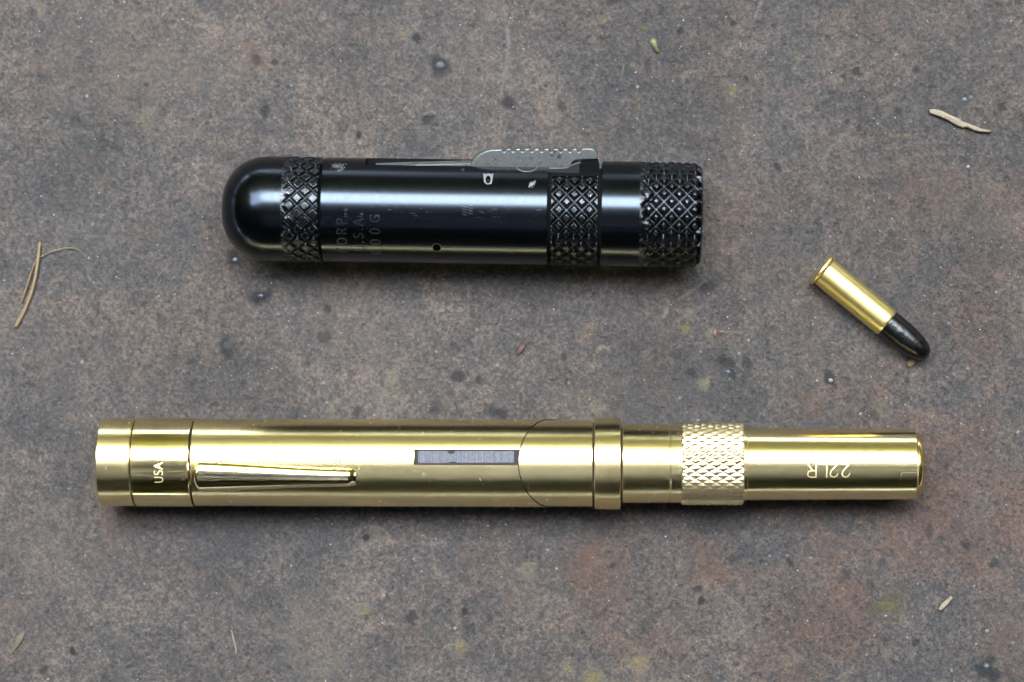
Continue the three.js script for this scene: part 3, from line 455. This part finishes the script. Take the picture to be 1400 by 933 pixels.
    const stamp = (str, px, ys, size) => { [...str].forEach((c, i) => {
      for (const [x, st, al, stroke] of [[xm, 'rgb(150,154,160)', 0.38, 1], [xt, '#fff', 0.38, 1], [xb, g8(15), 1, 0], [xr, g8(95), 0.9, 0]]) { x.save(); x.translate(X(px), Y(px, ys[i])); x.rotate(-Math.PI / 2); x.font = `${size * sc}px sans-serif`; x.textAlign = 'center'; x.textBaseline = 'middle'; x.fillStyle = x.strokeStyle = st; x.lineWidth = 1.7; x.globalAlpha = al; if (stroke) x.strokeText(c, 0, 0); else x.fillText(c, 0, 0); x.restore(); } }); };
    stamp('CORP.', 473.5, [345, 334, 321, 307.5, 297], 18.5); stamp('U.S.A.', 496, [342.5, 335, 326.5, 318, 308.5, 297.5], 18.5); stamp('000G', 518.5, [347.5, 335, 320.5, 303.5], 18.5);
    const flecks = (x, y, rx, ry, n, s, a) => { for (let i = 0; i < n; i++) { const dx = (R() + R() - 1) * rx, dy = (R() + R() - 1) * ry, e = s * (0.4 + R()); bare(x + dx, y + dy, [[-e, 0], [0, -e * 0.7], [e, 0], [0, e * 0.7]], a * (0.4 + 0.6 * R())); } };
    flecks(465, 230, 12, 4, 130, 1.0, 0.75); flecks(470, 236, 6, 3, 20, 1.2, .8);
    bare(669, 249, [[-7, -8], [-3, -7], [0, -8], [4, -7], [7, -8.5], [6, 0], [5, 7], [-1, 8], [-5, 5]], 1); flecks(669, 249, 7, 8, 14, .8, 1);
    flecks(728, 257, 3, 4, 12, .5, .8); for (let i = 0; i < 4; i++) bare(725 + i * 1.7, 260 - i * 2, [[-1.2, 0.4], [0.8, -1], [1.2, -0.6], [-0.4, 0.6]], 0.75); flecks(634, 236, 5, 3, 9, .7, .6);
    flecks(728, 257, 6, 5, 34, 1, .9); bare(729, 256, [[-5, 4], [-2, 0], [4, -5], [5, -4], [0, 2], [-4, 5]], .9); flecks(634, 236, 5, 3, 9, .7, .6);
    for (let i = 0; i < 260; i++) flecks(450 + R() * 298, 226 + R() * 110, 2, 2, 1, 0.35 + R() * 0.35, 0.45);
    for (let i = 0; i < 36; i++) { const x = 450 + R() * 290, y = 272 + R() * 30, l = 1 + R() * 3, s = R() - 0.5; bare(x, y, [[-l, -s], [l, s], [l, s + 0.5], [-l, -s + 0.5]], 0.25 + 0.3 * R()); }
    for (let i = 0; i < 9; i++) { const x = 639 + (i % 2) * 8, y = 284 + i * 1.8; bare(x, y, [[-3, -0.8], [3, 0.6], [3, 1.2], [-3, 0]], 0.4); }
  } }), t);
  const quad = (...p) => { const g = new THREE.BufferGeometry(); g.setAttribute('position', new THREE.Float32BufferAttribute(p.flat(), 3)); g.setAttribute('uv', new THREE.Float32BufferAttribute([0, 0, 1, 0, 1, 1, 0, 1], 2)); g.setIndex([0, 1, 2, 0, 2, 3]); g.computeVertexNormals(); return g; };
  part('slot_wall', mergeGeometries([quad(U.P(501, r0, sA), U.P(750, r0, sA), U.P(750, 62, sA), U.P(501, 62, sA)), quad(U.P(501, r0, sB), U.P(750, r0, sB), U.P(750, 62, sB), U.P(501, 62, sB)), quad(U.P(501, r0, sA), U.P(501, r0, sB), U.P(501, 62, sB), U.P(501, 62, sA))]), blackPlain, body);
  // drilled holes: rim cone and dark floor
  const hole = (px, y, rx, rz) => { const a = ang(px, y), g = []; const rimR = 28;
    const P = (f, d, s) => { const dx = Math.cos(s) * rx * f, dz = Math.sin(s) * rz * f; return U.P(px + dx, Math.sqrt(Math.max(1, r0 * r0 - 0)) + d, a + dz / r0); };
    const pos = [], idx = [];
    for (let i = 0; i <= rimR; i++) { const s = i / rimR * 2 * Math.PI; pos.push(...P(1, 0.14, s), ...P(0.82, 0.1, s)); }
    for (let i = 0; i < rimR; i++) { const b = i * 2; idx.push(b, b + 1, b + 2, b + 2, b + 1, b + 3); }
    const rim = new THREE.BufferGeometry(); rim.setAttribute('position', new THREE.Float32BufferAttribute(pos, 3)); rim.setIndex(idx); rim.computeVertexNormals();
    const p2 = [...P(0, 0.12, 0)], i2 = []; for (let i = 0; i <= rimR; i++) p2.push(...P(0.84, 0.12, i / rimR * 2 * Math.PI)); for (let i = 1; i <= rimR; i++) i2.push(0, i + 1, i);
    const floor = new THREE.BufferGeometry(); floor.setAttribute('position', new THREE.Float32BufferAttribute(p2, 3)); floor.setIndex(i2); floor.computeVertexNormals();
    return [rim, floor]; };
  { const [rim, fl] = hole(669.2, 250, 4.2, 8); part('pin_hole', fl, new THREE.MeshPhysicalMaterial({ color: new THREE.Color(0.002, 0.002, 0.002), roughness: 1, specularIntensity: 0 }), body); 
    const pin = new THREE.SphereGeometry(1.7 * k, 16, 8); pin.scale(1, 0.5, 1.6); const a = ang(669, 251); pin.rotateX(a); pin.translate(...U.P(669, r0 - 0.7, a)); part('pin', pin, new THREE.MeshStandardMaterial({ color: new THREE.Color(0.12, 0.1, 0.07), roughness: 0.5, metalness: 0.7 }), body);
    const [rim2, fl2] = hole(601, 342, 6.4, 8); part('vent_hole', fl2, new THREE.MeshPhysicalMaterial({ color: new THREE.Color(0.001, 0.001, 0.001), roughness: 1, specularIntensity: 0 }), body); part('vent_rim', rim2, new THREE.MeshStandardMaterial({ color: new THREE.Color(0.05, 0.046, 0.04), roughness: 0.35, metalness: 0.8 }), body); }
  // knurled ring with a gate cut out for the lever
  const gA = -1.75, gB = -0.735, thG = [...range(-Math.PI, gA, 90), gB, ...range(gB, Math.PI, 260).slice(1)], gj = thG.indexOf(gA);
  part('knurled_ring', mergeGeometries([U.skin(60, thG, u => lerp(755, 817, u), knurl(755, 10.3, 40, 71.6, 4.8, 0.32, null, 0), 755, 817, (i, j) => j === gj),
    U.turn([[755, 58], [755, 68.6]], { thetas: thG, skip: (i, j) => j === gj }), U.turn([[817, 68.6], [817, 58]], { thetas: thG, skip: (i, j) => j === gj }),
    quad(U.P(755, 70, gB), U.P(817, 70, gB), U.P(817, 60, gB), U.P(755, 60, gB))]), knurlMat(755, 817, 10.3, 40, 0.32, 43), t);
  // barrel cap at the right
  const bc = part('barrel_cap', U.turn([[822, 56], [822, 70.8], [823.2, 72], [874, 72.2]], { ux0: 822, ux1: 880 }), blackMat(58, 72, 24, { rough: 52, streak: 6 }), t);
  const rk = knurl(878, 10.4, 40, 72.1, 5, 0.42, [892, 872], 0.25);
  part('knurled_band', mergeGeometries([U.skin(84, range(-Math.PI, Math.PI, 420), u => lerp(874, 957, u), (x, a) => rk(x, a) - 5 * Math.pow(smooth(946, 958, x), 2), 874, 957), U.turn([[957, 67.4], [959, 63], [959.4, 58], [959.4, 26], [940, 25], [940, 0.01]])]), knurlMat(874, 957, 10.4, 40, 0.4, 47, 0.25), bc);
  // steel thumb lever standing out of the slot
  {
    const tilt = 1.2;                                                     // its plane, from straight up toward the far side
    const sh = new THREE.Shape(), Q = (x, r) => [xm(x), r * k];
    sh.moveTo(...Q(643, 60)); sh.lineTo(...Q(643.5, 69)); sh.bezierCurveTo(...Q(648, 79), ...Q(657, 89), ...Q(674, 91.2)); sh.lineTo(...Q(684, 91.6));
    const vs = [689, 701.5, 714, 727, 740, 753, 766, 778.5, 790.6];
    vs.forEach((v, i) => { sh.lineTo(...Q(v - 3.2, 92.2 + (i ? 0.6 : 0) + i * 0.15)); sh.quadraticCurveTo(...Q(v, 84.6 + i * 0.15), ...Q(v + 3.6, 92.6 + i * 0.15)); });
    sh.lineTo(...Q(798, 95)); sh.lineTo(...Q(806, 95)); sh.bezierCurveTo(...Q(811, 94.6), ...Q(814.5, 91), ...Q(816.5, 84)); sh.lineTo(...Q(816.5, 80)); sh.lineTo(...Q(790, 79)); sh.bezierCurveTo(...Q(782, 78), ...Q(780, 74), ...Q(779, 66)); sh.lineTo(...Q(776, 60)); sh.closePath();
    const th0 = 15 * k, b = 1.6 * k;
    const g = new THREE.ExtrudeGeometry(sh, { depth: th0, bevelEnabled: true, bevelSize: b, bevelThickness: b, bevelOffset: -b, bevelSegments: 4, curveSegments: 10 });
    g.translate(0, 0, -th0 / 2);                                          // local: x along, y outward, z across
    g.rotateX(-tilt); g.translate(0, cy, 0);
    const lever = part('thumb_lever', g, steel, t);
    const sp = new THREE.Shape(); [[515, 60], [515, 64.5], [560, 67], [643, 70.5], [646, 60]].forEach(([x, r], i) => sp[i ? 'lineTo' : 'moveTo'](...Q(x, r))); sp.closePath();
    const ga = new THREE.ExtrudeGeometry(sp, { depth: 15 * k, bevelEnabled: true, bevelSize: 0.6 * k, bevelThickness: 0.6 * k, bevelSegments: 2 }); ga.translate(0, 0, -7.5 * k); ga.rotateX(-tilt); ga.translate(0, cy, 0);
    part('spring_arm', ga, steel, lever);
    const foot = new THREE.Shape(); [[752, 58], [752, 66], [775, 67.5], [784, 73], [791, 75.5], [791, 58]].forEach(([x, r], i) => foot[i ? 'lineTo' : 'moveTo'](...Q(x, r))); foot.closePath();
    const gf = new THREE.ExtrudeGeometry(foot, { depth: 12 * k, bevelEnabled: true, bevelSize: 1 * k, bevelThickness: 1 * k, bevelSegments: 2 }); gf.translate(0, 0, -2 * k); gf.rotateX(-tilt); gf.translate(0, cy, 0);
    part('lever_foot', gf, new THREE.MeshStandardMaterial({ color: new THREE.Color(0.06, 0.06, 0.07), metalness: 0.8, roughness: 0.45 }), lever);
    const gb = new THREE.Shape(); [[793, 56], [793, 77.5], [816, 78.5], [818.5, 70], [818.5, 56]].forEach(([x, r], i) => gb[i ? 'lineTo' : 'moveTo'](...Q(x, r))); gb.closePath();
    const gg = new THREE.ExtrudeGeometry(gb, { depth: 13 * k, bevelEnabled: false }); gg.translate(0, 0, -5 * k); gg.rotateX(-tilt); gg.translate(0, cy, 0);
    part('gate_block', gg, new THREE.MeshPhysicalMaterial({ color: new THREE.Color(0.0015, 0.0015, 0.002), roughness: 0.6, specularIntensity: 0.3 }), lever);
    // pivot pin end below the lever
    const a = -1.0, pin = new THREE.TorusGeometry(14 * k, 0.9 * k, 8, 40); pin.rotateX(Math.PI / 2 + 0); pin.rotateX(a); pin.translate(...U.P(720.5, 70.9, a)); part('pivot_pin', pin, steel, t);
  }
}

// ------------------------------------------------------------------ cartridge
{
  const k = kAt(0.003), h = 0.003, A = at(1121.5, 366.5, h), Bp = at(1269, 487.5, h - 0.0003), L = Math.hypot(Bp.x - A.x, Bp.z - A.z) / k;
  const pos = A.clone().add(Bp).multiplyScalar(0.5); pos.y = 0;
  const t = thing('cartridge', 'small rimfire cartridge with a brass case and black bullet, right of the pens', 'cartridge', pos, -Math.atan2(Bp.z - A.z, Bp.x - A.x));
  const U = Turner(k, x => (x - L / 2) * k, 22.6 * k);
  const th = range(-Math.PI, Math.PI, 72);
  const caseM = new THREE.MeshPhysicalMaterial({ color: new THREE.Color(0.8, 0.65, 0.26), metalness: 1, roughness: 0.36 });
  { const N = 256, d = new Uint8Array(N * N * 4), R = mulberry(71); for (let j = 0; j < N; j++) for (let i = 0; i < N; i++) { const v = clamp(128 + (vnoise(i / 40, j / 1.2, 4) - 0.5) * 110 + (R() - 0.5) * 16, 0, 255), o = (j * N + i) * 4; d[o] = d[o + 1] = d[o + 2] = v; d[o + 3] = 255; } const x = new THREE.DataTexture(d, N, N); x.magFilter = x.minFilter = THREE.LinearFilter; x.needsUpdate = true; caseM.bumpMap = x; caseM.bumpScale = 0.000016; }
  const M = 118;
  const cs = part('case', mergeGeometries([U.turn([[8, 21.1], [40, 21.2], [M - 4, 20.8], [M - 1, 20.5], [M, 19.8], [M, 17]], { sharp: false, thetas: th })]), caseM, t);
  part('rim', U.turn([[0, 0.01], [0, 18], [0.4, 21], [1.6, 23.2], [3.4, 24], [5.2, 23.6], [6.8, 22.2], [7.6, 20.4], [9, 20]], { sharp: false, thetas: th }), caseM, cs);
  const og = [[M - 3, 19.2], [M + 3, 19.4], [M + 14, 19.5], [M + 27, 19.3], [M + 40, 18.4], [M + 51, 16.6], [M + 60, 13.8], [M + 66, 10.8], [M + 69.6, 7.6], [L - 0.6, 3.4], [L, 0.01]];
  const bc = new THREE.CatmullRomCurve3(og.map(p => new THREE.Vector3(p[0], p[1], 0))).getPoints(40).map(p => [p.x, Math.max(0.01, p.y)]);
  const lead = new THREE.MeshPhysicalMaterial({ color: new THREE.Color(0.0006, 0.0006, 0.0008), roughness: 0.3, ior: 1.48 });
  { const N = 256, d = new Uint8Array(N * N * 4); for (let j = 0; j < N; j++) for (let i = 0; i < N; i++) { const v = clamp(120 + (fbm(i / 26, j / 26, 14, 4) - 0.5) * 240 + (fbm(i / 7, j / 7, 18, 2) - 0.5) * 60, 0, 255), o = (j * N + i) * 4; d[o] = d[o + 1] = d[o + 2] = v; d[o + 3] = 255; } const x = new THREE.DataTexture(d, N, N); x.wrapS = x.wrapT = THREE.RepeatWrapping; x.magFilter = x.minFilter = THREE.LinearFilter; x.needsUpdate = true; lead.bumpMap = x; lead.bumpScale = 0.0001; }
  part('bullet', U.turn(bc, { sharp: false, thetas: th }), lead, t);
}

// ------------------------------------------------------------------ bits lying on the slab
function grainMat(r, g, b, seed, rough = 0.75) {
  const N = 128, d = new Uint8Array(N * N * 4);
  for (let j = 0; j < N; j++) for (let i = 0; i < N; i++) { const v = 190 + (fbm(i / 30, j / 3, seed, 3) - 0.5) * 150, o = (j * N + i) * 4; d[o] = clamp(v, 0, 255); d[o + 1] = clamp(v * 0.97, 0, 255); d[o + 2] = clamp(v * 0.92, 0, 255); d[o + 3] = 255; }
  const x = new THREE.DataTexture(d, N, N); x.colorSpace = THREE.SRGBColorSpace; x.wrapS = x.wrapT = THREE.RepeatWrapping; x.magFilter = x.minFilter = THREE.LinearFilter; x.needsUpdate = true;
  return new THREE.MeshStandardMaterial({ color: new THREE.Color(r * 0.48, g * 0.48, b * 0.46), map: x, roughness: rough });
}
const K0 = kAt(0);
function bit(name, label, category, px, py) { const t = thing(name, label, category, at(px, py)); t.userData.loc = undefined; delete t.userData.loc; t.L = (x, y, hp = 0) => at(x, y, hp * K0).sub(t.position); return t; }
{
  const t = bit('twig', 'thin dry straw-coloured twig with a split shoot near the left edge', 'twig', 38, 392);
  const m = grainMat(0.66, 0.5, 0.3, 3), m2 = grainMat(0.5, 0.34, 0.22, 4);
  part('stem', tubeAlong([[54, 331, 4], [52, 352, 5], [46, 388, 5], [34, 422, 4], [21, 447, 3]].map(p => t.L(...p)), [1.7, 2.1, 1.9, 2.5, 2.2, 2.3, 2.9, 2.4, 2.8, 3.2, 2.9].map(r => r * K0), 60, 8), m, t);
  part('side_shoot', tubeAlong([[51, 352, 4], [43, 371, 5], [36, 393, 4], [28, 415, 2.5]].map(p => t.L(...p)), [1.0, 1.5, 1.3, 1.9, 1.7, 2.1, 1.2].map(r => r * K0), 40, 8), m2, t);
  part('fibre', tubeAlong([[54, 352, 4], [70, 344, 6], [92, 339, 6], [105, 341, 4], [117, 351, 1]].map(p => t.L(...p)), [0.7 * K0, 0.6 * K0, 0.3 * K0], 36, 6), m, t);
}
function flake(t, pts, hp, dp, mat, name) {                          // slab of wood from its outline, bevelled, resting on the ground
  const sh = new THREE.Shape(); pts.forEach((p, i) => { const q = t.L(p[0], p[1]); sh[i ? 'lineTo' : 'moveTo'](q.x, -q.z); }); sh.closePath();
  const b = dp * 0.3 * K0, g = new THREE.ExtrudeGeometry(sh, { depth: dp * 0.5 * K0, bevelEnabled: true, bevelSize: b, bevelThickness: b, bevelOffset: -b * 0.6, bevelSegments: 3 });
  const uvA = g.attributes.uv; for (let i = 0; i < uvA.count; i++) uvA.setXY(i, (uvA.getX(i) + uvA.getY(i) * 0.3) / 0.006, (uvA.getY(i) - uvA.getX(i) * -0.42) / 0.002);
  g.rotateX(-Math.PI / 2); g.translate(0, hp * K0 + b, 0); return part(name, g, mat, t);
}
{
  const t = bit('wood_splinter', 'pale pointed wood splinter lying at the upper right', 'splinter', 1312, 166);
  const P = [[240, 245], [330, 242], [430, 268], [560, 330], [715, 395], [740, 430], [880, 480], [1050, 548], [1215, 575], [1180, 596], [1040, 585], [960, 567], [830, 506], [770, 522], [690, 490], [620, 452], [550, 405], [400, 342], [250, 290]].map(([x, y]) => [1250 + x / 11.67, 130 + y / 11.67]);
  flake(t, P, 2, 6, grainMat(0.72, 0.63, 0.5, 7), 'sliver');
  part('ridge', tubeAlong([[1272, 152.5, 5], [1286, 155.5, 7], [1300, 161, 8], [1314, 168, 7], [1330, 174, 5], [1346, 179, 3]].map(p => t.L(...p)), [1.4 * K0, 2.4 * K0, 2.6 * K0, 1.8 * K0, 0.5 * K0], 30, 8, 0.6), grainMat(0.78, 0.68, 0.52, 8), t);
}
{
  const t = bit('wood_chip', 'tiny pale wood chip lying at the lower right', 'wood chip', 1293, 825);
  flake(t, [[1300, 815.5], [1302, 818], [1297, 824], [1290, 831], [1285, 835], [1283.5, 832.5], [1289, 825]], 1, 5, grainMat(0.72, 0.64, 0.5, 9), 'sliver');
}
{
  const t = bit('green_bud', 'tiny pale green bud with a yellow tip near the top', 'bud', 895, 62);
  const c = [[892.5, 52.5, 4], [893.5, 57, 5], [896, 64, 4.5], [899, 70, 3]];
  part('bud_body', tubeAlong(c.map(p => t.L(...p)), [1.2 * K0, 4.2 * K0, 4.6 * K0, 4 * K0, 2.6 * K0, 1.8 * K0], 24, 12), grainMat(0.5, 0.58, 0.3, 10, 0.5), t);
  part('bud_tip', tubeAlong([[898, 68, 3.2], [899.6, 71, 2.4], [900, 72.4, 2]].map(p => t.L(...p)), [2.2 * K0, 1.8 * K0, 0.8 * K0], 8, 10), grainMat(0.55, 0.45, 0.06, 11, 0.5), t);
}
{
  const t = bit('seed_husk', 'dark red seed husk lying between the two pens', 'seed husk', 712, 478);
  part('shell', tubeAlong([[718, 470, 2], [714, 475, 3], [710, 481, 3], [706, 486, 2]].map(p => t.L(...p)), [0.8 * K0, 3.6 * K0, 4.4 * K0, 3.6 * K0, 0.9 * K0], 20, 10, 0.6), grainMat(0.22, 0.1, 0.1, 12, 0.6), t);
}
{
  const t = bit('seed_husk', 'reddish brown split husk with a tiny stalk left of the cartridge', 'seed husk', 979, 457);
  part('shell', tubeAlong([[979, 450, 2], [977.6, 455, 3], [979, 462, 2]].map(p => t.L(...p)), [0.8 * K0, 2.6 * K0, 2.8 * K0, 1 * K0], 16, 8), grainMat(0.55, 0.3, 0.2, 13, 0.5), t);
  part('stalk', tubeAlong([[984, 453.5, 1.5], [989, 454, 2.5], [994, 455.5, 1]].map(p => t.L(...p)), [0.8 * K0, 0.9 * K0, 0.5 * K0], 10, 6), grainMat(0.7, 0.5, 0.35, 14), t);
}
{
  const t = bit('dry_flake', 'orange-brown dry flake tucked under the bullet tip', 'flake', 1246, 497);
  flake(t, [[1241, 496], [1245, 492], [1250, 491], [1252, 494], [1250, 499], [1244, 502], [1241, 500]], 0.5, 4, grainMat(0.4, 0.26, 0.12, 15), 'flake_body');
}
{
  const t = bit('grass_stem', 'short pale grass stem lying at the lower left', 'grass stem', 320, 878);
  part('stem', tubeAlong([[316, 862, 1.6], [319, 874, 2.6], [322, 886, 2.4], [323, 894, 1.6]].map(p => t.L(...p)), [0.9 * K0, 1.4 * K0, 1.2 * K0], 20, 6), grainMat(0.62, 0.55, 0.45, 16), t);
}
{
  const t = bit('straw_scrap', 'beige scrap of straw in the lower left corner', 'straw', 25, 877);
  part('blade', tubeAlong([[33, 864, 1], [27, 873, 2.4], [21, 883, 2.2], [15, 894, 0.8]].map(p => t.L(...p)), [1 * K0, 5 * K0, 4 * K0, 0.8 * K0], 20, 10, 0.4), grainMat(0.33, 0.28, 0.22, 17), t);
}
{
  const stone = (px, py, r, label, rgb, rough, sy = 0.55) => {
    const g = new THREE.IcosahedronGeometry(r * K0, 3), p = g.attributes.position, v = new THREE.Vector3();
    for (let i = 0; i < p.count; i++) { v.fromBufferAttribute(p, i); const n = 1 + 0.28 * (vnoise(v.x / (r * K0) * 1.4 + 9, v.y / (r * K0) * 1.4 + v.z / (r * K0) * 1.7 + 5, px) - 0.5); p.setXYZ(i, v.x * n, v.y * n * sy, v.z * n * 0.85); }
    g.computeVertexNormals();
    const t = new THREE.Mesh(g, new THREE.MeshPhysicalMaterial({ color: new THREE.Color(...rgb).multiplyScalar(0.2), roughness: rough })); t.name = numbered('pebble'); t.position.copy(at(px, py)); t.castShadow = t.receiveShadow = true; scene.add(t);
    t.userData = { label, category: 'pebble' };
  };
  stone(602, 89, 6.2, 'round bluish grey pebble set in a dark pit above the black pen', [0.2, 0.23, 0.29], 0.6, 0.35);
  stone(1349, 911, 4.6, 'shiny wet-looking pebble in a dark pit at the lower right corner', [0.3, 0.33, 0.38], 0.08);
  stone(311, 473, 7, 'flat dull grey pebble in a dark ragged stain left of centre', [0.1, 0.1, 0.12], 0.8, 0.22);
  stone(321.5, 355, 3.6, 'bright bluish white speck of stone below the domed cap', [0.55, 0.6, 0.75], 0.25);
  stone(356, 405.5, 6, 'dark blue-grey pebble in a black pit below the domed cap', [0.09, 0.1, 0.14], 0.25, 0.4);
  stone(1319, 136, 3.4, 'glinting blue-white stone grain above the pale splinter', [0.5, 0.58, 0.75], 0.12);
  stone(1136, 520, 3, 'white stone chip in a dark pit below the cartridge', [0.7, 0.7, 0.72], 0.3);
  stone(1350, 863, 2.6, 'white stone chip near the right edge above the shiny pebble', [0.62, 0.62, 0.62], 0.5);
  stone(996, 509, 3.6, 'small slate blue stone grain in a dark splotch left of the cartridge', [0.16, 0.22, 0.32], 0.3);
}
{ // sand grains and glassy crumbs
  const g = new THREE.IcosahedronGeometry(1, 0), N = 3200, m = new THREE.InstancedMesh(g, new THREE.MeshPhysicalMaterial({ color: new THREE.Color(0.4, 0.4, 0.4), roughness: 0.35 }), N);
  const M = new THREE.Matrix4(), Q = new THREE.Quaternion(), E = new THREE.Euler(), S = new THREE.Vector3(), c = new THREE.Color();
  for (let i = 0; i < N; i++) {
    const s = (0.25 + 1.05 * rnd() ** 3) * K0, v = rnd();
    Q.setFromEuler(E.set(rnd() * 6, rnd() * 6, rnd() * 6)); S.set(s, s * (0.6 + 0.4 * rnd()), s * (0.6 + 0.5 * rnd()));
    M.compose(new THREE.Vector3((rnd() - 0.5) * 0.24, s * 0.15, (rnd() - 0.5) * 0.17), Q, S); m.setMatrixAt(i, M);
    if (v < 0.45) c.setRGB(0.6, 0.6, 0.62); else if (v < 0.75) c.setRGB(0.3, 0.26, 0.22); else if (v < 0.95) c.setRGB(0.06, 0.06, 0.065); else c.setRGB(0.5, 0.34, 0.08); m.setColorAt(i, c);
  }
  m.name = 'sand_grains'; m.castShadow = m.receiveShadow = true; m.userData = { label: 'fine pale and dark sand grains scattered all over the slab', category: 'sand', kind: 'stuff' }; scene.add(m);
}
renderer.render(scene, camera);
